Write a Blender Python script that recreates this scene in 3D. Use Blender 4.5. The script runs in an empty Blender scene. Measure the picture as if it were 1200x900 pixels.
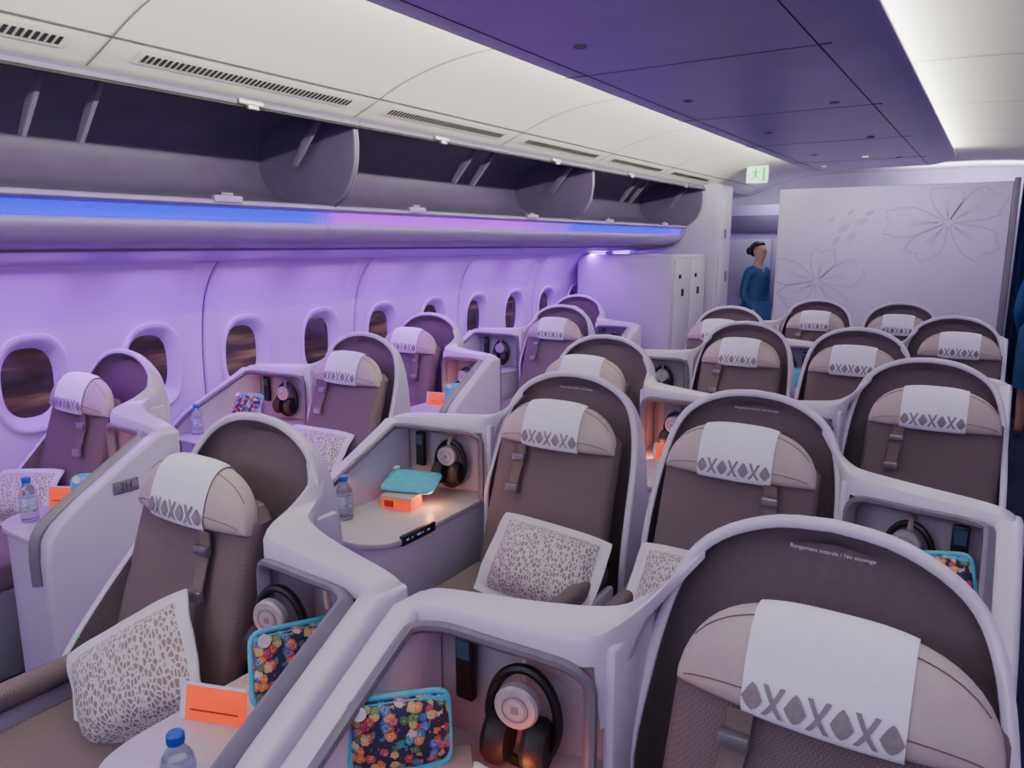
import bpy, bmesh, math, random
from mathutils import Vector, Matrix, Euler
random.seed(7)
COL = bpy.context.scene.collection
PI = math.pi
R = math.radians

# ------------------------------------------------------------------ materials
def base_nodes(name):
    m = bpy.data.materials.new(name); m.use_nodes = True
    nt = m.node_tree; b = nt.nodes['Principled BSDF']
    return m, nt, b

def pm(name, col, rough=.5, var=.06, scale=25, metal=0, bump=0, bscale=200, emit=None, estr=0, trans=0, coat=0):
    m, nt, b = base_nodes(name)
    tc = nt.nodes.new('ShaderNodeTexCoord')
    nz = nt.nodes.new('ShaderNodeTexNoise'); nz.inputs['Scale'].default_value = scale; nz.inputs['Detail'].default_value = 3
    nt.links.new(tc.outputs['Object'], nz.inputs['Vector'])
    rp = nt.nodes.new('ShaderNodeValToRGB')
    rp.color_ramp.elements[0].position = .3; rp.color_ramp.elements[1].position = .7
    rp.color_ramp.elements[0].color = [c * (1 - var) for c in col] + [1]
    rp.color_ramp.elements[1].color = [min(1, c * (1 + var)) for c in col] + [1]
    nt.links.new(nz.outputs['Fac'], rp.inputs['Fac'])
    nt.links.new(rp.outputs['Color'], b.inputs['Base Color'])
    b.inputs['Roughness'].default_value = rough
    b.inputs['Metallic'].default_value = metal
    b.inputs['Transmission Weight'].default_value = trans
    b.inputs['Coat Weight'].default_value = coat
    if emit:
        b.inputs['Emission Color'].default_value = list(emit) + [1]
        b.inputs['Emission Strength'].default_value = estr
    if bump:
        n2 = nt.nodes.new('ShaderNodeTexNoise'); n2.inputs['Scale'].default_value = bscale
        nt.links.new(tc.outputs['Object'], n2.inputs['Vector'])
        bp = nt.nodes.new('ShaderNodeBump'); bp.inputs['Strength'].default_value = bump; bp.inputs['Distance'].default_value = .002
        nt.links.new(n2.outputs['Fac'], bp.inputs['Height']); nt.links.new(bp.outputs['Normal'], b.inputs['Normal'])
    return m

def weave(name, c1, c2, sc=110):
    m, nt, b = base_nodes(name)
    tc = nt.nodes.new('ShaderNodeTexCoord')
    w = nt.nodes.new('ShaderNodeTexChecker'); w.inputs['Scale'].default_value = sc
    w.inputs['Color1'].default_value = list(c1) + [1]; w.inputs['Color2'].default_value = list(c2) + [1]
    nt.links.new(tc.outputs['Object'], w.inputs['Vector'])
    nt.links.new(w.outputs['Color'], b.inputs['Base Color'])
    bp = nt.nodes.new('ShaderNodeBump'); bp.inputs['Strength'].default_value = .4; bp.inputs['Distance'].default_value = .001
    nt.links.new(w.outputs['Fac'], bp.inputs['Height']); nt.links.new(bp.outputs['Normal'], b.inputs['Normal'])
    b.inputs['Roughness'].default_value = .9
    return m

def floral(name):
    m, nt, b = base_nodes(name)
    L = nt.links.new
    tc = nt.nodes.new('ShaderNodeTexCoord')
    nz = nt.nodes.new('ShaderNodeTexNoise'); nz.inputs['Scale'].default_value = 150; nz.inputs['Detail'].default_value = 1
    L(tc.outputs['Object'], nz.inputs['Vector'])
    mxv = nt.nodes.new('ShaderNodeVectorMath'); mxv.operation = 'MULTIPLY_ADD'; mxv.inputs[1].default_value = (.009,.009,.009)
    L(nz.outputs['Color'], mxv.inputs[0]); L(tc.outputs['Object'], mxv.inputs[2])
    v = nt.nodes.new('ShaderNodeTexVoronoi'); v.inputs['Scale'].default_value = 56; v.inputs['Randomness'].default_value = .85
    L(mxv.outputs[0], v.inputs['Vector'])
    sp = nt.nodes.new('ShaderNodeSeparateColor'); L(v.outputs['Color'], sp.inputs['Color'])
    rp = nt.nodes.new('ShaderNodeValToRGB'); rp.color_ramp.interpolation = 'CONSTANT'
    cols = [(.50,.05,.04),(.65,.20,.05),(.04,.26,.30),(.62,.45,.40),(.45,.05,.12),(.60,.40,.12),(.08,.20,.07),(.05,.14,.34)]
    e = rp.color_ramp.elements
    e[0].color = list(cols[0]) + [1]; e[1].position = 1 / 8; e[1].color = list(cols[1]) + [1]
    for i in range(2, 8):
        k = e.new(i / 8); k.color = list(cols[i]) + [1]
    L(sp.outputs['Red'], rp.inputs['Fac'])
    ring = nt.nodes.new('ShaderNodeValToRGB'); ring.color_ramp.interpolation = 'CONSTANT'
    e = ring.color_ramp.elements; e[0].color = (1,1,1,1); e[1].position = .12; e[1].color = (0,0,0,1)
    k = e.new(.27); k.color = (.5,.5,.5,1); k = e.new(.34); k.color = (0,0,0,1)
    L(v.outputs['Distance'], ring.inputs['Fac'])
    m1 = nt.nodes.new('ShaderNodeMix'); m1.data_type = 'RGBA'; L(ring.outputs['Color'], m1.inputs[0]); L(rp.outputs['Color'], m1.inputs[6]); m1.inputs[7].default_value = (.75,.62,.45,1)
    gt = nt.nodes.new('ShaderNodeMath'); gt.operation = 'GREATER_THAN'; gt.inputs[1].default_value = .58; L(v.outputs['Distance'], gt.inputs[0])
    m2 = nt.nodes.new('ShaderNodeMix'); m2.data_type = 'RGBA'; L(gt.outputs[0], m2.inputs[0]); L(m1.outputs[2], m2.inputs[6]); m2.inputs[7].default_value = (.02,.02,.06,1)
    L(m2.outputs[2], b.inputs['Base Color']); b.inputs['Roughness'].default_value = .7
    return m

def coral(name):
    m, nt, b = base_nodes(name)
    tc = nt.nodes.new('ShaderNodeTexCoord')
    mp = nt.nodes.new('ShaderNodeMapping'); mp.inputs['Scale'].default_value = (1, 1, .55)
    nt.links.new(tc.outputs['Object'], mp.inputs['Vector'])
    v = nt.nodes.new('ShaderNodeTexVoronoi'); v.feature = 'DISTANCE_TO_EDGE'; v.inputs['Scale'].default_value = 98
    nt.links.new(mp.outputs['Vector'], v.inputs['Vector'])
    rp = nt.nodes.new('ShaderNodeValToRGB'); rp.color_ramp.elements[0].position = .10; rp.color_ramp.elements[1].position = .16
    rp.color_ramp.elements[0].color = (.64,.60,.61,1); rp.color_ramp.elements[1].color = (.25,.21,.205,1)
    nt.links.new(v.outputs['Distance'], rp.inputs['Fac']); nt.links.new(rp.outputs['Color'], b.inputs['Base Color'])
    b.inputs['Roughness'].default_value = .85
    return m

def outside(name):
    m, nt, b = base_nodes(name)
    tc = nt.nodes.new('ShaderNodeTexCoord')
    mp = nt.nodes.new('ShaderNodeMapping'); mp.inputs['Scale'].default_value = (1, 1.0, 9)
    nt.links.new(tc.outputs['Object'], mp.inputs['Vector'])
    nz = nt.nodes.new('ShaderNodeTexNoise'); nz.inputs['Scale'].default_value = 1.6; nz.inputs['Detail'].default_value = 4
    nt.links.new(mp.outputs['Vector'], nz.inputs['Vector'])
    rp = nt.nodes.new('ShaderNodeValToRGB')
    e = rp.color_ramp.elements
    e[0].position = .3; e[0].color = (.010,.008,.012,1); e[1].position = .78; e[1].color = (.16,.10,.05,1)
    k = e.new(.55); k.color = (.035,.020,.022,1)
    nt.links.new(nz.outputs['Fac'], rp.inputs['Fac'])
    nt.links.new(rp.outputs['Color'], b.inputs['Base Color'])
    nt.links.new(rp.outputs['Color'], b.inputs['Emission Color']); b.inputs['Emission Strength'].default_value = .9
    b.inputs['Roughness'].default_value = .15
    return m

def led(name, stops, strength):
    m, nt, b = base_nodes(name)
    tc = nt.nodes.new('ShaderNodeTexCoord'); sp = nt.nodes.new('ShaderNodeSeparateXYZ')
    nt.links.new(tc.outputs['Generated'], sp.inputs[0])
    rp = nt.nodes.new('ShaderNodeValToRGB'); e = rp.color_ramp.elements
    e[0].position = stops[0][0]; e[0].color = list(stops[0][1])+[1]
    e[1].position = stops[-1][0]; e[1].color = list(stops[-1][1])+[1]
    for p, c in stops[1:-1]:
        k = e.new(p); k.color = list(c)+[1]
    nt.links.new(sp.outputs['Y'], rp.inputs['Fac'])
    b.inputs['Base Color'].default_value = (.02,.01,.12,1)
    nt.links.new(rp.outputs['Color'], b.inputs['Emission Color']); b.inputs['Emission Strength'].default_value = strength
    return m
BL = (.010,.010,1.0); VI = (.16,.010,1.0); MG = (.45,.015,.85)

M = dict(
    shell=pm('shell_white', (.63,.58,.71), .35, .02, 6, coat=.15),
    taupe=pm('shell_taupe', (.165,.125,.142), .8, .06, 60, bump=.2, bscale=500),
    trim=pm('trim_grey', (.17,.16,.20), .45, .04, 20),
    niche=pm('niche_speckle', (.37,.35,.41), .6, .12, 260),
    table=pm('table_speckle', (.48,.45,.50), .4, .08, 300),
    fabric=weave('seat_fabric', (.165,.125,.135), (.118,.09,.097), 260),
    leather=pm('headrest_leather', (.46,.39,.375), .55, .04, 30, bump=.15, bscale=300),
    cloth=pm('cover_cloth', (.82,.81,.92), .85, .02, 50, bump=.2, bscale=600),
    motif=pm('motif_grey', (.25,.225,.235), .9, .1, 80),
    strap=pm('strap_brown', (.15,.115,.105), .8, .1, 100),
    metal=pm('brushed_metal', (.35,.34,.36), .35, .05, 50, metal=.8),
    black=pm('black_plastic', (.012,.012,.014), .4, .1, 30),
    pads=pm('black_leather', (.015,.014,.016), .6, .1, 60, bump=.2),
    disc=pm('pale_metal', (.46,.43,.45), .35, .04, 40, metal=.2),
    beige=pm('beige_plastic', (.50,.38,.33), .5, .05, 40),
    screen=pm('handset_screen', (.01,.012,.02), .2, .1, 30, emit=(.1,.2,.4), estr=.12),
    bluemark=pm('blue_marks', (.05,.12,.4), .4, .1, 30, emit=(.10,.3,1), estr=.7),
    white=pm('white_plastic', (.75,.75,.78), .5, .02, 30),
    floral=floral('floral_cotton'),
    turq=pm('turquoise_cotton', (.09,.47,.64), .8, .1, 60, bump=.3, bscale=300),
    orange=pm('orange_card_glow', (.75,.055,.012), .5, .15, 40, emit=(1,.07,.01), estr=.75),  # emission stands in for warm light on the card, which is no lamp
    red=pm('red_card', (.35,.02,.02), .5, .15, 40),
    coral=coral('coral_print'),
    pillow=pm('pillow_white', (.68,.65,.70), .85, .03, 30, bump=.2),
    water=pm('clear_plastic', (.75,.80,.9), .08, .02, 10, trans=.85),
    blabel=pm('bottle_label', (.45,.5,.7), .5, .5, 50),
    bluecap=pm('blue_cap', (.01,.09,.45), .4, .05, 50),
    wall=pm('wall_lining', (.66,.51,.82), .55, .02, 4),
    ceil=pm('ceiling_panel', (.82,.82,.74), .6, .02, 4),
    seam=pm('seam_dark', (.18,.17,.19), .7, .1, 30),
    dark=pm('slot_dark', (.015,.015,.018), .8, .1, 30),
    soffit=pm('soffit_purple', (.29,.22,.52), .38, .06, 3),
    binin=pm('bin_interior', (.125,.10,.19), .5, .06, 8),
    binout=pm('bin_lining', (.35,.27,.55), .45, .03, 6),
    binend=pm('bin_end', (.16,.14,.21), .4, .04, 8),
    carpet=pm('carpet_navy', (.012,.018,.05), .95, .3, 90, bump=.6, bscale=400),
    outside=outside('dusk_apron_glass'),
    led1=led('led_blue', [(0,BL),(.95,BL),(1,VI)], 1.8),
    led2=led('led_violet', [(0,VI),(.03,MG),(.7,MG),(1,VI)], 1.8),
    led3=led('led_blue_far', [(0,VI),(.05,BL),(.8,BL),(1,VI)], 1.8),
    bulk=pm('bulkhead_laminate', (.63,.565,.77), .5, .02, 5),
    petal=pm('petal_grey', (.54,.49,.67), .5, .02, 5),
    monument=pm('monument_laminate', (.48,.44,.58), .45, .02, 5),
    curtain=pm('curtain_navy', (.01,.03,.12), .9, .1, 30),
    exitw=pm('exit_face', (.7,.9,.75), .5, .02, 10, emit=(.65,1,.75), estr=.9),
    exitg=pm('exit_green', (.02,.45,.12), .5, .02, 10, emit=(.02,.6,.15), estr=.8),
    skin=pm('skin', (.55,.33,.25), .55, .06, 20),
    hair=pm('hair_dark', (.012,.008,.007), .55, .3, 80),
    uniform=pm('uniform_blue', (.008,.055,.19), .75, .1, 60, bump=.2),
    lips=pm('lips', (.35,.05,.06), .5, .05, 20),
    galley=pm('galley_grey', (.50,.48,.58), .6, .05, 10),
    ink=pm('print_black', (.02,.02,.02), .7, .1, 30),
    inkw=pm('print_pale', (.75,.73,.78), .7, .05, 30),
)

# ------------------------------------------------------------------ mesh helpers
def cr(pts, n):
    out = []
    L = len(pts)
    for i in range(L - 1):
        p0 = pts[max(i-1,0)]; p1 = pts[i]; p2 = pts[i+1]; p3 = pts[min(i+2,L-1)]
        for k in range(n):
            t = k / n
            out.append(tuple(.5*((2*b)+(-a+c)*t+(2*a-5*b+4*c-d)*t*t+(-a+3*b-3*c+d)*t**3) for a,b,c,d in zip(p0,p1,p2,p3)))
    out.append(tuple(pts[-1]))
    return out

class MB:
    def __init__(s): s.bm = bmesh.new()
    def grid(s, rows, mi=0, closed=False, caps=False):
        vs = [[s.bm.verts.new(p) for p in r] for r in rows]
        n = len(rows[0])
        for i in range(len(rows)-1):
            for j in range(n if closed else n-1):
                a,b,c,d = vs[i][j], vs[i][(j+1)%n], vs[i+1][(j+1)%n], vs[i+1][j]
                try:
                    f = s.bm.faces.new((a,b,c,d)); f.material_index = mi
                except ValueError: pass
        if caps:
            for r in (vs[0], vs[-1]):
                try:
                    f = s.bm.faces.new(r); f.material_index = mi
                except ValueError: pass
        return s
    def poly(s, pts, mi=0):
        f = s.bm.faces.new([s.bm.verts.new(p) for p in pts]); f.material_index = mi; return s
    def merge(s, tb, mi, mat=None):
        mp = {}
        for v in tb.verts: mp[v] = s.bm.verts.new(mat @ v.co if mat else v.co)
        for f in tb.faces:
            try:
                g = s.bm.faces.new([mp[v] for v in f.verts]); g.material_index = mi
            except ValueError: pass
        tb.free(); return s
    def box(s, x0,x1,y0,y1,z0,z1, bev=0, mi=0, seg=2, mat=None):
        tb = bmesh.new(); bmesh.ops.create_cube(tb, size=1)
        for v in tb.verts:
            v.co = Vector(((x0+x1)/2+v.co.x*(x1-x0), (y0+y1)/2+v.co.y*(y1-y0), (z0+z1)/2+v.co.z*(z1-z0)))
        if bev: bmesh.ops.bevel(tb, geom=tb.edges[:], offset=bev, segments=seg, profile=.5, affect='EDGES')
        return s.merge(tb, mi, mat)
    def prism(s, pts, axis, a0, a1, bev=0, mi=0, seg=2):
        tb = bmesh.new()
        def mk(p, a):
            return {'x': (a,p[0],p[1]), 'y': (p[0],a,p[1]), 'z': (p[0],p[1],a)}[axis]
        A = [tb.verts.new(mk(p,a0)) for p in pts]; B = [tb.verts.new(mk(p,a1)) for p in pts]
        n = len(pts); tb.faces.new(A); tb.faces.new(B[::-1])
        for i in range(n): tb.faces.new((A[i],B[i],B[(i+1)%n],A[(i+1)%n]))
        if bev:
            ed = [e for e in tb.edges if (e.verts[0] in A) == (e.verts[1] in A)]
            bmesh.ops.recalc_face_normals(tb, faces=tb.faces[:])
            bmesh.ops.bevel(tb, geom=ed, offset=bev, segments=seg, profile=.5, affect='EDGES')
        return s.merge(tb, mi)
    def tube(s, pts, r, n=10, mi=0, closed=False, flat=1):
        P = [Vector(p) for p in pts]; rows = []; L = len(P)
        ref = None
        for i in range(L):
            if closed: t = P[(i+1)%L]-P[i-1]
            else: t = P[min(i+1,L-1)]-P[max(i-1,0)]
            t.normalize()
            if ref is None:
                ref = t.orthogonal().normalized()
            ref = (ref - t*ref.dot(t)).normalized()
            b = t.cross(ref)
            rr = r[i] if isinstance(r,(list,tuple)) else r
            rows.append([tuple(P[i]+ref*math.cos(2*PI*k/n)*rr+b*math.sin(2*PI*k/n)*rr*flat) for k in range(n)])
        if closed:
            vs = [[s.bm.verts.new(p) for p in rr] for rr in rows]
            for i in range(L):
                for k in range(n):
                    f = s.bm.faces.new((vs[i][k],vs[i][(k+1)%n],vs[(i+1)%L][(k+1)%n],vs[(i+1)%L][k])); f.material_index = mi
            return s
        return s.grid(rows, mi, closed=True, caps=True)
    def lathe(s, prof, n=20, mi=0, c=(0,0,0), axis='z'):
        rows = []
        for r,z in prof:
            row = []
            for k in range(n):
                a = 2*PI*k/n
                if axis == 'z': row.append((c[0]+r*math.cos(a), c[1]+r*math.sin(a), c[2]+z))
                elif axis == 'y': row.append((c[0]+r*math.cos(a), c[1]+z, c[2]+r*math.sin(a)))
                else: row.append((c[0]+z, c[1]+r*math.cos(a), c[2]+r*math.sin(a)))
            rows.append(row)
        return s.grid(rows, mi, closed=True, caps=True)
    def ball(s, c, r, mi=0, n=14):
        tb = bmesh.new(); bmesh.ops.create_uvsphere(tb, u_segments=n, v_segments=n//2+2, radius=1)
        for v in tb.verts: v.co = Vector((c[0]+v.co.x*r[0], c[1]+v.co.y*r[1], c[2]+v.co.z*r[2]))
        return s.merge(tb, mi)
    def build(s, name, mats, parent=None, sx=1, ang=38, weld=True):
        bm = s.bm
        if weld: bmesh.ops.remove_doubles(bm, verts=bm.verts[:], dist=.00015)
        if sx != 1:
            for v in bm.verts: v.co.x *= sx
        bmesh.ops.recalc_face_normals(bm, faces=bm.faces[:])
        me = bpy.data.meshes.new(name); bm.to_mesh(me); bm.free()
        for p in me.polygons: p.use_smooth = True
        me.set_sharp_from_angle(angle=R(ang))
        if not isinstance(mats,(list,tuple)): mats = [mats]
        for m in mats: me.materials.append(m)
        o = bpy.data.objects.new(name, me); COL.objects.link(o)
        if parent: o.parent = parent
        return o

def thing(name, label, cat, loc=(0,0,0), rz=0, group=None):
    o = bpy.data.objects.new(name, None); COL.objects.link(o); o.empty_display_size = .05
    o.location = loc; o.rotation_euler = (0,0,rz); o['label'] = label; o['category'] = cat
    if group: o['group'] = group
    return o
def struct(o, parent=None):
    if parent: o.parent = parent
    else: o['kind'] = 'structure'
    return o
def kids(o): return [c for c in bpy.data.objects if c.parent == o]
def dup(o, parent=None):
    c = o.copy(); COL.objects.link(c)
    if parent: c.parent = parent
    for ch in kids(o): dup(ch, c)
    return c
def text(body, size, m, parent, loc, rot, name='printed_text', align='CENTER'):
    cu = bpy.data.curves.new(name, 'FONT'); cu.body = body; cu.size = size; cu.align_x = align; cu.align_y = 'CENTER'
    t = bpy.data.objects.new('tmp', cu); COL.objects.link(t)
    dg = bpy.context.evaluated_depsgraph_get(); dg.update()
    me = bpy.data.meshes.new_from_object(t.evaluated_get(dg))
    bpy.data.objects.remove(t)
    me.materials.clear(); me.materials.append(m)
    o = bpy.data.objects.new(name, me); COL.objects.link(o); o.parent = parent; o.location = loc; o.rotation_euler = rot
    return o

# ------------------------------------------------------------------ seat unit
# x half width, z, y on a free side, y on the wing of an outer side
ARCH = [(.315,0,-.20,-.54),(.315,.25,-.20,-.54),(.315,.40,-.20,-.52),(.314,.55,-.19,-.44),(.312,.70,-.155,-.31),(.304,.83,-.105,-.185),(.293,.93,-.065,-.095),
        (.272,1.02,-.035,-.045),(.236,1.088,-.015,-.015),(.176,1.137,-.005,-.005),(.092,1.170,0,0),(0,1.18,0,0)]
HOODA = [(.215,1.10,-.012,.03),(.255,1.045,-.05,.02),(.28,1.01,-.13,-.01),(.307,.992,-.22,-.06),(.34,.983,-.262,-.11),(.42,.978,-.275,-.145),(.53,.974,-.283,-.175),
        (.63,.970,-.29,-.195),(.70,.962,-.298,-.205),(.732,.945,-.302,-.21),(.745,.915,-.305,-.212)]
HOODT = [(.215,1.10,-.012,.03),(.255,1.045,-.035,.02),(.28,1.01,-.07,.0),(.307,.992,-.115,-.015),(.34,.983,-.145,-.035),(.42,.978,-.175,-.06),(.53,.974,-.20,-.09),
        (.63,.970,-.215,-.115),(.70,.962,-.225,-.13),(.732,.945,-.23,-.138),(.745,.915,-.235,-.14)]
def spow(v, p): return math.copysign(abs(v)**p, v)
def HR(u, th, off=0):
    c = max(0, 1-abs(u)**2.7)**.5
    hz = .077*c+.004; ry = .038*c**.6+.004
    zc = .922+hz
    y = -.160+.030*u*u-(ry+off)*spow(math.cos(th), .8); z = zc+(hz+off)*spow(math.sin(th), .85)
    y += (z-.99)*.35
    return (.235*u, y, z)

def make_seat(s, typ):
    t = thing('business_class_seat', '', 'seat')
    HOOD = HOODA if typ == 'A' else HOODT
    ox, oy = (-.040,-.035) if typ == 'A' else (-.005,.015)
    S = cr(ARCH, 3); nS = len(S)
    def nrm(i):
        a = S[max(i-1,0)]; b = S[min(i+1,nS-1)]
        tx, tz = b[0]-a[0], b[1]-a[1]
        if i == nS-1: return (0,1)
        l = math.hypot(tx,tz); n = (tz/l, -tx/l)
        return n if n[0] >= 0 else (-n[0], -n[1])
    def pt(i, side, d, y):
        hw, z = S[i][:2]; n = nrm(i)
        return (side*(hw+n[0]*d), y, z+n[1]*d)
    def yf(i, side):
        if side < 0: return S[i][3] if typ == 'A' else S[i][2]
        return max(S[i][2], -.15)
    YBK = .055
    rim = MB(); rows = []
    order = [(i,-1) for i in range(nS)] + [(i,1) for i in range(nS-2,-1,-1)]
    for i, sd in order:
        y0 = yf(i,sd)
        rows.append([pt(i,sd,-.045,YBK), pt(i,sd,-.030,YBK-.004), pt(i,sd,-.010,YBK-.022), pt(i,sd,-.002,y0+.018), pt(i,sd,0,y0+.010), pt(i,sd,-.003,y0+.003), pt(i,sd,-.008,y0),
                     pt(i,sd,-.018,y0), pt(i,sd,-.022,y0+.003), pt(i,sd,-.023,y0+.008)])
    rim.grid(rows)
    rows = []
    for i in range(nS):
        a = pt(i,-1,-.045,YBK); c = pt(i,1,-.045,YBK)
        if i == nS-1: a = (0,)+a[1:]; c = (0,)+c[1:]
        rows.append([(a[0]+(c[0]-a[0])*k/6, a[1]+.02*math.sin(PI*k/6), a[2]) for k in range(7)])
    rim.grid(rows)
    rim.build('shell', M['shell'], t, s)
    ln = MB(); rows = []
    for i in range(nS):
        row = []
        for sd in (-1,1):
            y0 = yf(i,sd)
            seq = [pt(i,sd,-.023,y0+.008), pt(i,sd,-.025,(y0+.02)/2), pt(i,sd,-.033,.018), pt(i,sd,-.055,.034)]
            if i == nS-1: seq = [(0,)+q[1:] for q in seq]
            if sd < 0:
                row += seq; a = seq[-1]
            else:
                c = seq[-1]
                row += [(a[0]+(c[0]-a[0])*k/6, a[1]+.012*math.sin(PI*k/6), a[2]) for k in range(1,6)]
                row += seq[::-1]
        rows.append(row)
    ln.grid(rows); ln.build('shell_lining', M['taupe'], t, s, ang=60)
    H = cr(HOOD, 3)
    def archz(x):
        for i in range(nS-1):
            if S[i+1][0] <= x <= S[i][0]:
                f = (x-S[i][0])/((S[i+1][0]-S[i][0]) or 1); return S[i][1]+(S[i+1][1]-S[i][1])*f
        return .3
    def F(x):
        for a,b in zip(H,H[1:]):
            if a[0] <= x <= b[0]: return a[2]+(b[2]-a[2])*(x-a[0])/(b[0]-a[0])
        return H[-1][2]
    hd = MB(); rows = []
    for (x,zt,y0,y1) in H:
        zo = .925
        if x < .30: zo = max(archz(x)-.012, .80)
        elif x < .318: zo = .80
        zo = min(zo, zt-.035)
        zbk = 0 if x > .318 else min(zt-.032, max(archz(x)-.012,.3))
        rows.append([(x,y1,zbk),(x,y1,zt-.030),(x,y1-.004,zt-.012),(x,y1-.016,zt-.001),(x,y0+.028,zt),(x,y0+.010,zt-.006),(x,y0+.001,zt-.020),(x,y0,min(zt-.034,zo+.001)),(x,y0,zo),(x,y0+.035,zo)])
    hd.grid(rows)
    hd.box(.294,.318,F(.31)-.004,.0,.0,.955,.010)
    yc = F(.70)
    hd.prism([(yc+.08,0),(yc+.08,.945),(yc-.005,.950),(yc-.05,.925),(-.60,.775),(-.69,.71),(-.725,.66),(-.735,.58),(-.735,0)], 'x', .684, .748, .014, seg=3)
    hd.build('console_hood', M['shell'], t, s)
    tp = cr([(.676,-.742,.50),(.676,-.742,.60),(.676,-.730,.672),(.676,-.69,.718),(.676,-.60,.778),(.676,yc-.07,.912),(.670,yc-.03,.930),(.64,yc-.008,.932),(.60,F(.60)-.003,.930),(.5,F(.5)-.003,.928),
             (.40,F(.40)-.003,.926),(.36,F(.36)-.003,.920),(.334,F(.33)-.003,.895),(.328,F(.327)-.003,.85),(.328,F(.327)-.003,.66)], 3)
    MB().tube(tp, .019, 8, flat=.6).build('opening_trim', M['trim'], t, s)
    nc = MB(); rows = []
    for (x,zt,y0,y1) in H:
        if x < .318 or x > .705: continue
        rows.append([(x,y1-.012,.64),(x,y1-.012,.905),(x,y1-.03,.926),(x,y0+.02,.926)])
    nc.grid(rows); nc.build('niche_lining', M['niche'], t, s)
    back = [(x,y1-.010) for (x,zt,y0,y1) in H if .318 <= x <= .69]
    pl2 = cr([(.69,-.735),(.47,-.735),(.40,-.72),(.345,-.68),(.322,-.62),(.318,-.55)], 4)
    plan2 = back+pl2
    MB().prism(plan2, 'z', .632, .655, .006).build('table_top', M['table'], t, s)
    cx, cy = .51, -.4
    MB().prism([(cx+(x-cx)*.96, cy+(y-cy)*.96) for x,y in plan2], 'z', 0, .633).build('console_body', M['shell'], t, s)
    yh = -.195 if typ == 'A' else -.115
    hy = F(.62)+.065
    h = MB().box(.592,.634,hy-.024,hy-.002,.755,.898,.006).build('handset', M['black'], t, s)
    MB().box(.598,.628,hy-.0255,hy-.0235,.845,.885).build('screen', M['screen'], h, s)
    MB().tube(cr([(.49,yh+.04,.875),(.49,yh,.877),(.49,yh-.018,.860),(.49,yh-.015,.82)],4), .008, 8).build('headphone_hook', M['beige'], t, s)
    bk = MB(); rows = []
    for k in range(17):
        f = k/16; z = .44+.54*f
        w = .250-.010*f-(.03 if k in (0,16) else 0)
        yc2 = -.27+.17*f**1.1; th = .05 if 0<k<16 else .03
        if k in (9,): th -= .006
        row = []
        for j in range(24):
            a = 2*PI*j/24
            row.append((ox+w*spow(math.cos(a),.35), oy+yc2+th*spow(math.sin(a),.5), z))
        rows.append(row)
    bk.grid(rows, closed=True, caps=True); bk.build('backrest', M['fabric'], t, s)
    MB().box(-.262,.270,-.82,-.24,.34,.465,.035,seg=3).build('seat_cushion', M['fabric'], t, s)
    MB().box(-.27,.275,-.76,-.05,.0,.345,.01).build('seat_base', M['trim'], t, s)
    MB().box(-.290,-.232,-.80,-.25,.505,.570,.022,seg=3).build('armrest', M['fabric'], t, s)
    MB().box(-.315,-.288,-.80,-.27,.0,.51,.010).build('side_panel', M['shell'], t, s)
    def HQ(u,th,off=0):
        p = HR(u,th,off); return (p[0]+ox, p[1]+oy, p[2])
    hr = MB(); rows = []
    us = [-1+2*k/28 for k in range(29)]; us = [math.sin(u*PI/2) for u in us]
    for u in us: rows.append([HQ(u, 2*PI*j/28) for j in range(28)])
    hr.grid(rows, closed=True, caps=True); head = hr.build('headrest', M['leather'], t, s, ang=70)
    MB().tube([HQ(-.93+1.86*k/24, R(-22), .001) for k in range(25)], .0012, 6).build('stitching', M['strap'], head, s)
    MB().tube([HQ(-.90+1.80*k/24, R(62), .001) for k in range(25)], .0012, 6).build('stitching', M['strap'], head, s)
    cv = MB(); rows = []
    for k in range(25):
        u = -.49+.98*k/24
        rows.append([HQ(u, R(-74+j*6), .0045) for j in range(41)])
    cv.grid(rows)
    def mp(uc, a, b, thc=R(-24)): return HQ(uc+a*.070, thc+b*.36, .0085)
    for q, uc in enumerate([-.417,-.278,-.139,0,.139,.278,.417]):
        if q % 2 == 0:
            rr = []
            for k in range(11):
                b = -1+2*k/10; w = (1-abs(b))**.7*.98+.02
                rr.append([mp(uc, w*(-1+2*j/4), b*.8) for j in range(5)])
            cv.grid(rr, 1)
        else:
            for sg in (-1,1):
                rr = []
                for k in range(11):
                    b = -1+2*k/10
                    rr.append([mp(uc, sg*b*.80+e, b*.85) for e in (-.24,0,.24)])
                cv.grid(rr, 1)
    cv.build('headrest_cover', [M['cloth'], M['motif']], head, s, ang=70, weld=False)
    st = MB()
    pth = [(.115,-.200,.925),(.118,-.200,.88),(.122,-.218,.84),(.126,-.234,.80),(.127,-.244,.77)]
    pth = [(x+ox,y+oy,z) for x,y,z in pth]
    rr = [[(x-.02,y,z),(x+.02,y,z),(x+.02,y-.004,z),(x-.02,y-.004,z)] for x,y,z in pth]
    st.grid(rr, closed=True, caps=True); so = st.build('shoulder_strap', M['strap'], t, s)
    MB().box(.095+ox,.143+ox,-.225+oy,-.205+oy,.868,.892,.003).build('buckle', M['metal'], so, s)
    MB().box(.102+ox,.152+ox,-.258+oy,-.240+oy,.755,.785,.004).build('strap_tongue', M['metal'], so, s)
    return t

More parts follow.
